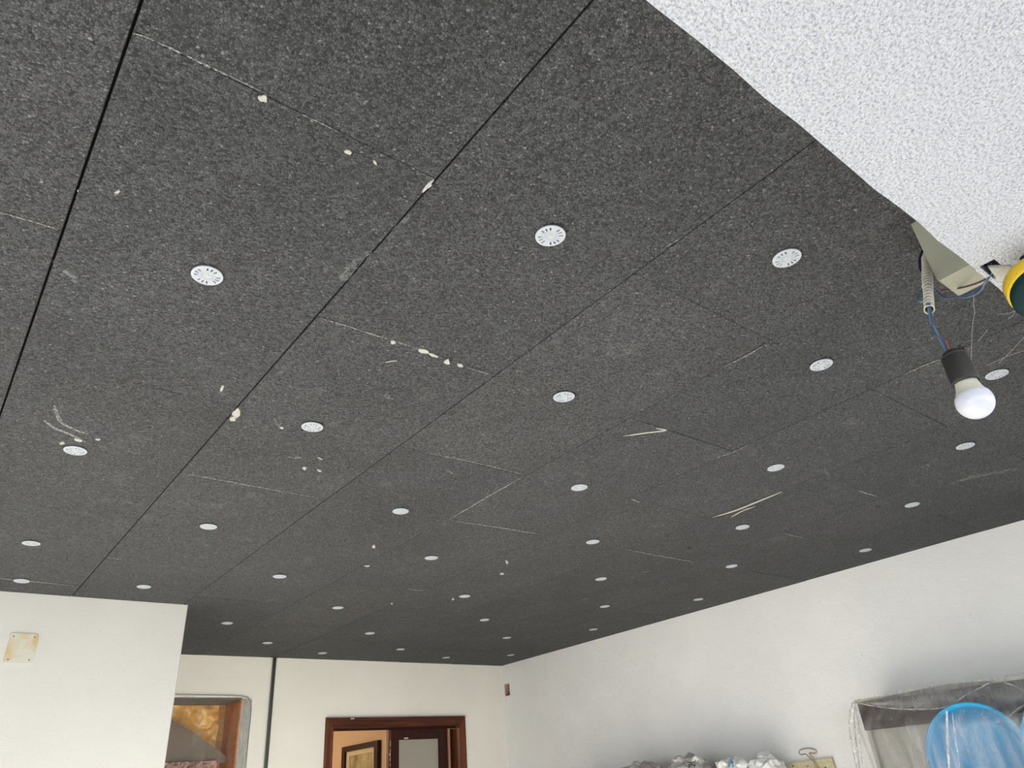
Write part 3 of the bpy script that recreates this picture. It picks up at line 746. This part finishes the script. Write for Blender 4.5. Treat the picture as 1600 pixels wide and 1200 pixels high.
bm = bmesh.new()
for k in range(24):
    a, b = fz0+0.02+(NZ1-0.03-fz0)*k/24, fz0+0.02+(NZ1-0.03-fz0)*(k+1)/24
    bm.faces.new([bm.verts.new((x, YB-0.017-0.004*math.sin(z*23+x*90), z)) for x, z in ((NX1-0.002, a), (fx1-0.012, a), (fx1-0.012, b), (NX1-0.002, b))])
bmesh.ops.remove_doubles(bm, verts=bm.verts, dist=1e-5)
rel(obj('film_margin', bm, film('grey_margin', (0.33, 0.33, 0.31), 0.35, 0.8, (60, 14, 3)), None, True), fl)
bm = tube(catmull([Vector((fx1-0.006, YB-0.006, fz0+0.02)), Vector((fx1-0.006, YB-0.007, 2.1)), Vector((fx1-0.007, YB-0.006, fz1-0.075)), Vector((fx1-0.024, YB-0.006, fz1-0.026)), Vector((fx1-0.07, YB-0.006, fz1-0.003)), Vector((1.6, YB-0.006, fz1+0.004)), Vector((fx0, YB-0.006, fz1+0.006))], 10), 0.003, 8)
rel(obj('rolled_hem', bm, mat('grey_film_hem', (0.27, 0.28, 0.25), 0.4), None, True), fl)

# cover plate on left wall
c4 = [on(x, y, 1, YL) for x, y in ((17, 988), (60, 992), (50, 1038), (5, 1035))]
px0, px1 = (c4[0].x+c4[3].x)/2, (c4[1].x+c4[2].x)/2; pz1, pz0 = (c4[0].z+c4[1].z)/2, (c4[2].z+c4[3].z)/2
bm = bmesh.new(); pts = []
rr = 0.010
for cx, cz, a0 in ((px1-rr, pz1-rr, 0), (px0+rr, pz1-rr, PI/2), (px0+rr, pz0+rr, PI), (px1-rr, pz0+rr, 1.5*PI)):
    for k in range(6): a = a0+k/5*PI/2; pts.append(Vector((cx+rr*math.cos(a), YL-0.004, cz+rr*math.sin(a))))
bm.free()
cp = tag(obj('cover_plate', prism(pts, (0, 0.0035, 0)), plate_m), 'cream rectangular cover plate with yellow stains on the left wall', 'cover plate')
for sx_ in (px0+0.014, px1-0.014):
    for sz_ in (pz0+0.014, pz1-0.014):
        obj('screw', lathe([(0, 0.0032), (-0.0012, 0.0028), (-0.0016, 0)], (sx_, YL-0.0042, sz_), (0, 1, 0), 10), screw_m, cp)

# small open box in the right wall near the corner
jb = tag(empty('wall_socket_box', (XR, 5.17, 2.40)), 'small open reddish socket box let into the right wall near the corner', 'socket box')
y0, y1, z0, z1 = 5.135, 5.205, 2.352, 2.448
rel(obj('box_back', box((XR+0.045, y0, z0), (XR+0.05, y1, z1)), terracotta), jb)
rel(obj('box_lining', slab_holes(0, XR+0.001, XR+0.045, (y0, z0), (y1, z1), [(y0+0.003, z0+0.003, y1-0.004, z1-0.004)]), terracotta_l), jb)
rel(obj('wire_end', tube(catmull([Vector((XR+0.044, 5.16, 2.39)), Vector((XR+0.01, 5.165, 2.392)), Vector((XR+0.004, 5.155, 2.38))], 6), 0.003, 6), terracotta_l), jb)

# ------------------------------------------------------------------ right wall: crate shelf under film, basins
XS = 3.78
a_, b_ = on(1336, 1099, 0, XS), on(1600, 1053, 0, XS)
ey, ez = a_.y, a_.z
cab = tag(empty('wall_cabinet', (XR, 1.2, 1.0)), 'wall cabinet with dark brown top board and cream edge, under clear film', 'cabinet')
y_n = 0.75
rel(obj('top_panel', box((XS, y_n, ez), (XR-0.001, ey, ez+0.015), 0.002), cream_b), cab)
rel(obj('fascia', box((XS+0.01, y_n, ez-0.125), (XS+0.03, ey-0.004, ez-0.0005), 0.002), brown_b), cab)
rel(obj('front_panel', box((XS+0.05, y_n, 0.95), (XS+0.065, ey-0.02, ez-0.001)), beige_b), cab)
rel(obj('side_panel', box((XS+0.03, ey-0.018, 0.95), (XR-0.001, ey-0.002, ez-0.001)), beige_b), cab)
rel(obj('side_panel', box((XS+0.03, y_n, 0.95), (XR-0.001, y_n+0.016, ez-0.001)), beige_b), cab)
rel(obj('bottom_panel', box((XS+0.03, y_n, 0.93), (XR-0.001, ey-0.002, 0.95)), beige_b), cab)
# work table that carries the basins (below the frame)
tb = tag(empty('side_table', (3.55, 1.2, 0)), 'beige table against the right wall under the blue basins', 'table')
rel(obj('tabletop', box((3.30, 0.4, 1.33), (XS-0.005, 2.0, 1.36), 0.003), beige_b), tb)
for x in (3.33, 3.73):
    for y in (0.43, 1.97): rel(obj('leg', box((x-0.025, y-0.025, 0), (x+0.025, y+0.025, 1.329)), beige_b), tb)
def basin(px, py, rad, lab, xx):
    c_ = on(px, py, 0, xx); c_.z = max(c_.z, 1.361+rad*1.02)
    d = Vector((1, 0.0, -0.10)).normalized()
    prof = [(0.004, rad*1.0), (-0.006, rad*1.02), (-0.010, rad*0.985), (-0.006, rad*0.95), (0.004, rad*0.93), (0.05, rad*0.86), (0.10, rad*0.76), (0.115, rad*0.68), (0.118, rad*0.35), (0.118, 0), (0.122, 0), (0.122, rad*0.66), (0.105, rad*0.79), (0.05, rad*0.89), (0.008, rad*0.955), (0.004, rad*1.0)]
    e = tag(empty('plastic_basin', c_), lab, 'basin', 'blue plastic basins')
    rel(obj('bowl', lathe(prof, c_, d, 64), blue_m, None, True), e)
    rel(obj('rim', tube([c_-d*0.008+Vector((0, math.cos(a)*rad, 0))+d.cross(Vector((0, 1, 0)))*math.sin(a)*rad for a in [2*PI*k/64 for k in range(65)]], 0.006, 8), blue_m, None, True), e)
basin(1530, 1183, 0.205, 'blue plastic basin leaning under the film, the fully visible left one', 3.60)
basin(1696, 1162, 0.205, 'blue plastic basin at the right photo edge, mostly cut off', 3.60)

# draped film over cabinet
def drape():
    bm = bmesh.new(); ny, nz = 90, 70; g_ = []
    y0, y1 = y_n-0.02, ey+0.02
    for j in range(nz+1):
        row = []
        for i in range(ny+1):
            u, v_ = i/ny, j/nz; y = y0+(y1-y0)*u; z = (ez+0.026)+(1.365-ez-0.026)*v_
            # pushed out over the basins
            out = 0.20*(0.5-0.5*math.cos(PI*min(1, v_*3.2)))
            far = max(0.0, (y-(ey-0.35))/0.37); out *= (1-0.85*min(1, far)**1.5)
            fold = 0.018*abs(noise.noise(Vector((y*13+v_*1.2, 4.2, v_*1.5)))) + 0.006*noise.noise(Vector((y*34, 1, z*6)))
            x = XS-0.006-out-fold*min(1, v_*4)
            if i == ny: x = XS-0.004
            row.append(bm.verts.new((x, y-0.05*v_*(u > 0.9)*(u-0.9)*10, z)))
        g_.append(row)
    for j in range(nz):
        for i in range(ny): bm.faces.new([g_[j][i], g_[j][i+1], g_[j+1][i+1], g_[j+1][i]])
    return bm
fr = tag(obj('plastic_film', drape(), film_r, None, True), 'clear plastic dust sheet draped over the cabinet and blue basins', 'plastic sheet')
hem = alpha_mat('bright_film_fold', (0.74, 0.74, 0.71), 0.34, 0.62, 30, 0.95)
hem.node_tree.nodes['Principled BSDF'].inputs['Roughness'].default_value = 0.15
film_g = film('folded_film', (0.34, 0.33, 0.33), 0.45, 0.85, (7, 18, 6))
def patch(top, bot, xx, n=30, k=8):
    A_, B_ = catmull([on(x, y, 0, xx) for x, y in top], 12), catmull([on(x, y, 0, xx) for x, y in bot], 12)
    bm = bmesh.new(); rows = []
    for j in range(k+1):
        row = []
        for i in range(n+1):
            u = i/n; a = A_[min(len(A_)-1, int(u*(len(A_)-1)))]; b = B_[min(len(B_)-1, int(u*(len(B_)-1)))]
            p = a.lerp(b, j/k); p.x -= 0.02*math.sin(PI*j/k) + 0.006*noise.noise(p*22); row.append(bm.verts.new(p))
        rows.append(row)
    for j in range(k):
        for i in range(n): bm.faces.new([rows[j][i], rows[j][i+1], rows[j+1][i+1], rows[j+1][i]])
    return rel(obj('film_layer', bm, film_g, None, True), fr)
patch([(1337, 1098), (1370, 1091), (1410, 1083), (1480, 1069), (1546, 1064)], [(1337, 1099), (1370, 1105), (1410, 1109), (1455, 1108), (1484, 1104)], XS-0.012)
patch([(1546, 1065), (1565, 1065), (1585, 1063), (1606, 1060)], [(1484, 1104), (1530, 1108), (1572, 1122), (1606, 1100)], XS-0.015)
def fold(pl, xx, r):
    P = catmull([on(x, y, 0, xx) for x, y in pl], 8); n = len(P)
    return rel(obj('fold', tube(P, [r*(0.35+0.65*math.sin(PI*(0.08+0.84*k/(n-1)))) for k in range(n)], 6), hem, None, True), fr)
fold([(1335, 1098), (1331, 1118), (1332, 1145), (1336, 1170), (1341, 1205)], XS-0.012, 0.015)
fold([(1336, 1098), (1340, 1125), (1343, 1160), (1350, 1205)], XS-0.012, 0.005)
fold([(1337, 1098), (1370, 1104), (1410, 1108), (1455, 1108), (1482, 1104)], XS-0.03, 0.003)
fold([(1479, 1110), (1480, 1140), (1481, 1170), (1483, 1205)], 3.572, 0.007)
fold([(1488, 1113), (1492, 1150), (1497, 1180), (1500, 1205)], 3.572, 0.0022)
fold([(1484, 1104), (1510, 1086), (1546, 1067)], XS-0.03, 0.0035)
fold([(1555, 1130), (1572, 1122), (1590, 1108), (1602, 1101)], XS-0.08, 0.0035)
fold([(1565, 1066), (1580, 1070), (1602, 1080)], XS-0.03, 0.003)

# board with bulldog clip on the right wall
cs = [on(x, y, 0, XR-0.02) for x, y in ((1203, 1199), (1299, 1184), (1309, 1205))]
yN, zN = cs[1].y, cs[1].z
bd = tag(empty('clip_board', (XR-0.02, yN+0.2, zN-0.4)), 'pale yellow board with small holes on the right wall', 'board')
pts = [Vector((XR-0.02, yN, zN)), Vector((XR-0.02, yN+0.42, zN-0.012)), Vector((XR-0.02, yN+0.41, zN-0.10)), Vector((XR-0.02, yN-0.006, zN-0.10))]
rel(obj('panel', prism(pts, (0.018, 0, 0)), board_m), bd)
for px, py in ((1239, 1197), (1262, 1197), (1290, 1199)):
    q = on(px, py, 0, XR-0.0215); rel(obj('hole', lathe([(0, 0.004), (0.001, 0)], q, (1, 0, 0), 8), ink_k), bd)
cp2 = empty('bulldog_clip', on(1270, 1192, 0, XR-0.03)); tag(cp2, 'brass wire-handled bulldog clip gripping the pale yellow board', 'clip')
P = catmull([on(x, y, 0, XR-0.03) for x, y in ((1275, 1206), (1271, 1190), (1261, 1180), (1258, 1178), (1252, 1179), (1248.5, 1176), (1251, 1171.5), (1261, 1169), (1272, 1170.5), (1276, 1174), (1274, 1177), (1266, 1176.5), (1265, 1178), (1272, 1187), (1278, 1206))], 6)
rel(obj('wire_handle', tube(P, 0.0030, 8), brass, None, True), cp2)
q = on(1276, 1206, 0, XR-0.03); rel(obj('jaw', box(q-Vector((0.012, 0.06, 0.03)), q+Vector((0.009, 0.06, 0.008)), 0.003), brass), cp2)

# tall cupboard below the frame that carries the bags
tc = tag(empty('low_cupboard', (3.8, 3.4, 0)), 'wooden cupboard against the right wall carrying crumpled plastic bags', 'cupboard')
rel(obj('body', box((3.62, 2.62, 0), (XR-0.002, 4.25, 1.56), 0.003), brown_b), tc)
for y in (2.64, 3.45): rel(obj('door', box((3.602, y, 0.06), (3.619, y+0.78, 1.54), 0.002), brown_b), tc)
def bag(c_, rx, ry, rz, seed, m, lab, amp=0.28):
    bm = bmesh.new(); bmesh.ops.create_icosphere(bm, subdivisions=4, radius=1)
    for v_ in bm.verts:
        p = v_.co.normalized(); q = p*2.2+Vector((seed, seed*2, 0))
        d = 1 + amp*(abs(noise.noise(q))*1.5-0.4) + amp*0.55*(abs(noise.noise(q*2.3))-0.2)
        v_.co = Vector((p.x*rx*d, p.y*ry*d, max(-0.55, p.z*d)*rz)) + Vector(c_)
    zmin = min(v_.co.z for v_ in bm.verts)
    for v_ in bm.verts: v_.co.z += 1.562-zmin
    bmesh.ops.triangulate(bm, faces=bm.faces[:])
    for v_ in bm.verts:
        v_.co += Vector((R.uniform(-1, 1), R.uniform(-1, 1), R.uniform(-.6, .6)))*0.006; v_.co.z = max(1.561, v_.co.z)
    me_o = obj('plastic_bag', bm, m, None, False)
    return tag(me_o, lab, 'bag', 'crumpled plastic bags on the cupboard')
def bagpx(px, ytop, xx, w_, seed, m, lab):
    p = on(px, ytop+5, 0, xx); h_ = p.z-1.56
    return bag((xx, p.y, 0), 0.13, w_, h_/1.42, seed, m, lab)
bagpx(1002, 1191, 3.84, 0.19, 1.7, bag_g, 'grey crumpled plastic bag at the left end of the pile')
b_mid = bagpx(1078, 1181, 3.80, 0.17, 5.3, bag_g, 'grey and white crumpled bag with blue and black print, in the pile middle')
b_r = bagpx(1147, 1182, 3.76, 0.10, 9.1, bag_w, 'white crumpled bag with pale blue lettering')
bagpx(1191, 1178, 3.86, 0.10, 12.4, bag_w, 'white crumpled bag at the right end of the pile')


# print on the bags: strokes lying on the crumpled surface
from mathutils.bvhtree import BVHTree
def ink_on(par, pls, r, m, name):
    bvh = BVHTree.FromPolygons([v.co[:] for v in par.data.vertices], [p.vertices[:] for p in par.data.polygons])
    bm = bmesh.new(); got = False
    for pl in pls:
        P = []
        for (xa, ya_), (xb, yb2) in zip(pl, pl[1:]):
            for k in range(5):
                d = ray(xa+(xb-xa)*k/5, ya_+(yb2-ya_)*k/5).normalized(); h = bvh.ray_cast(CAM, d)
                if h[0] is not None: P.append(h[0]-d*0.001)
        if len(P) > 2: tube(P, r, 5, bm); got = True
    if got: rel(obj(name, bm, m), par)
    else: print('no ink', name)
ink_on(b_r, [[(1139, 1200), (1139.5, 1194), (1142, 1191.5), (1145, 1194), (1146, 1200)], [(1139, 1187), (1145, 1191), (1139.5, 1183.5)], [(1138, 1190), (1142, 1192), (1147, 1191.5)], [(1144, 1183.5), (1144, 1188)]], 0.0022, ink_b, 'blue_lettering')
ink_on(b_mid, [[(1040, 1195), (1049, 1188), (1047, 1193), (1040, 1196)], [(1045, 1192), (1050, 1200)]], 0.0035, ink_b, 'blue_arrow_print')
ink_on(b_mid, [[(1074, 1191), (1080, 1192), (1086, 1190), (1087, 1187)], [(1076, 1200), (1077, 1195), (1081, 1193.5), (1085, 1196), (1085, 1200)]], 0.0022, ink_k, 'black_print')
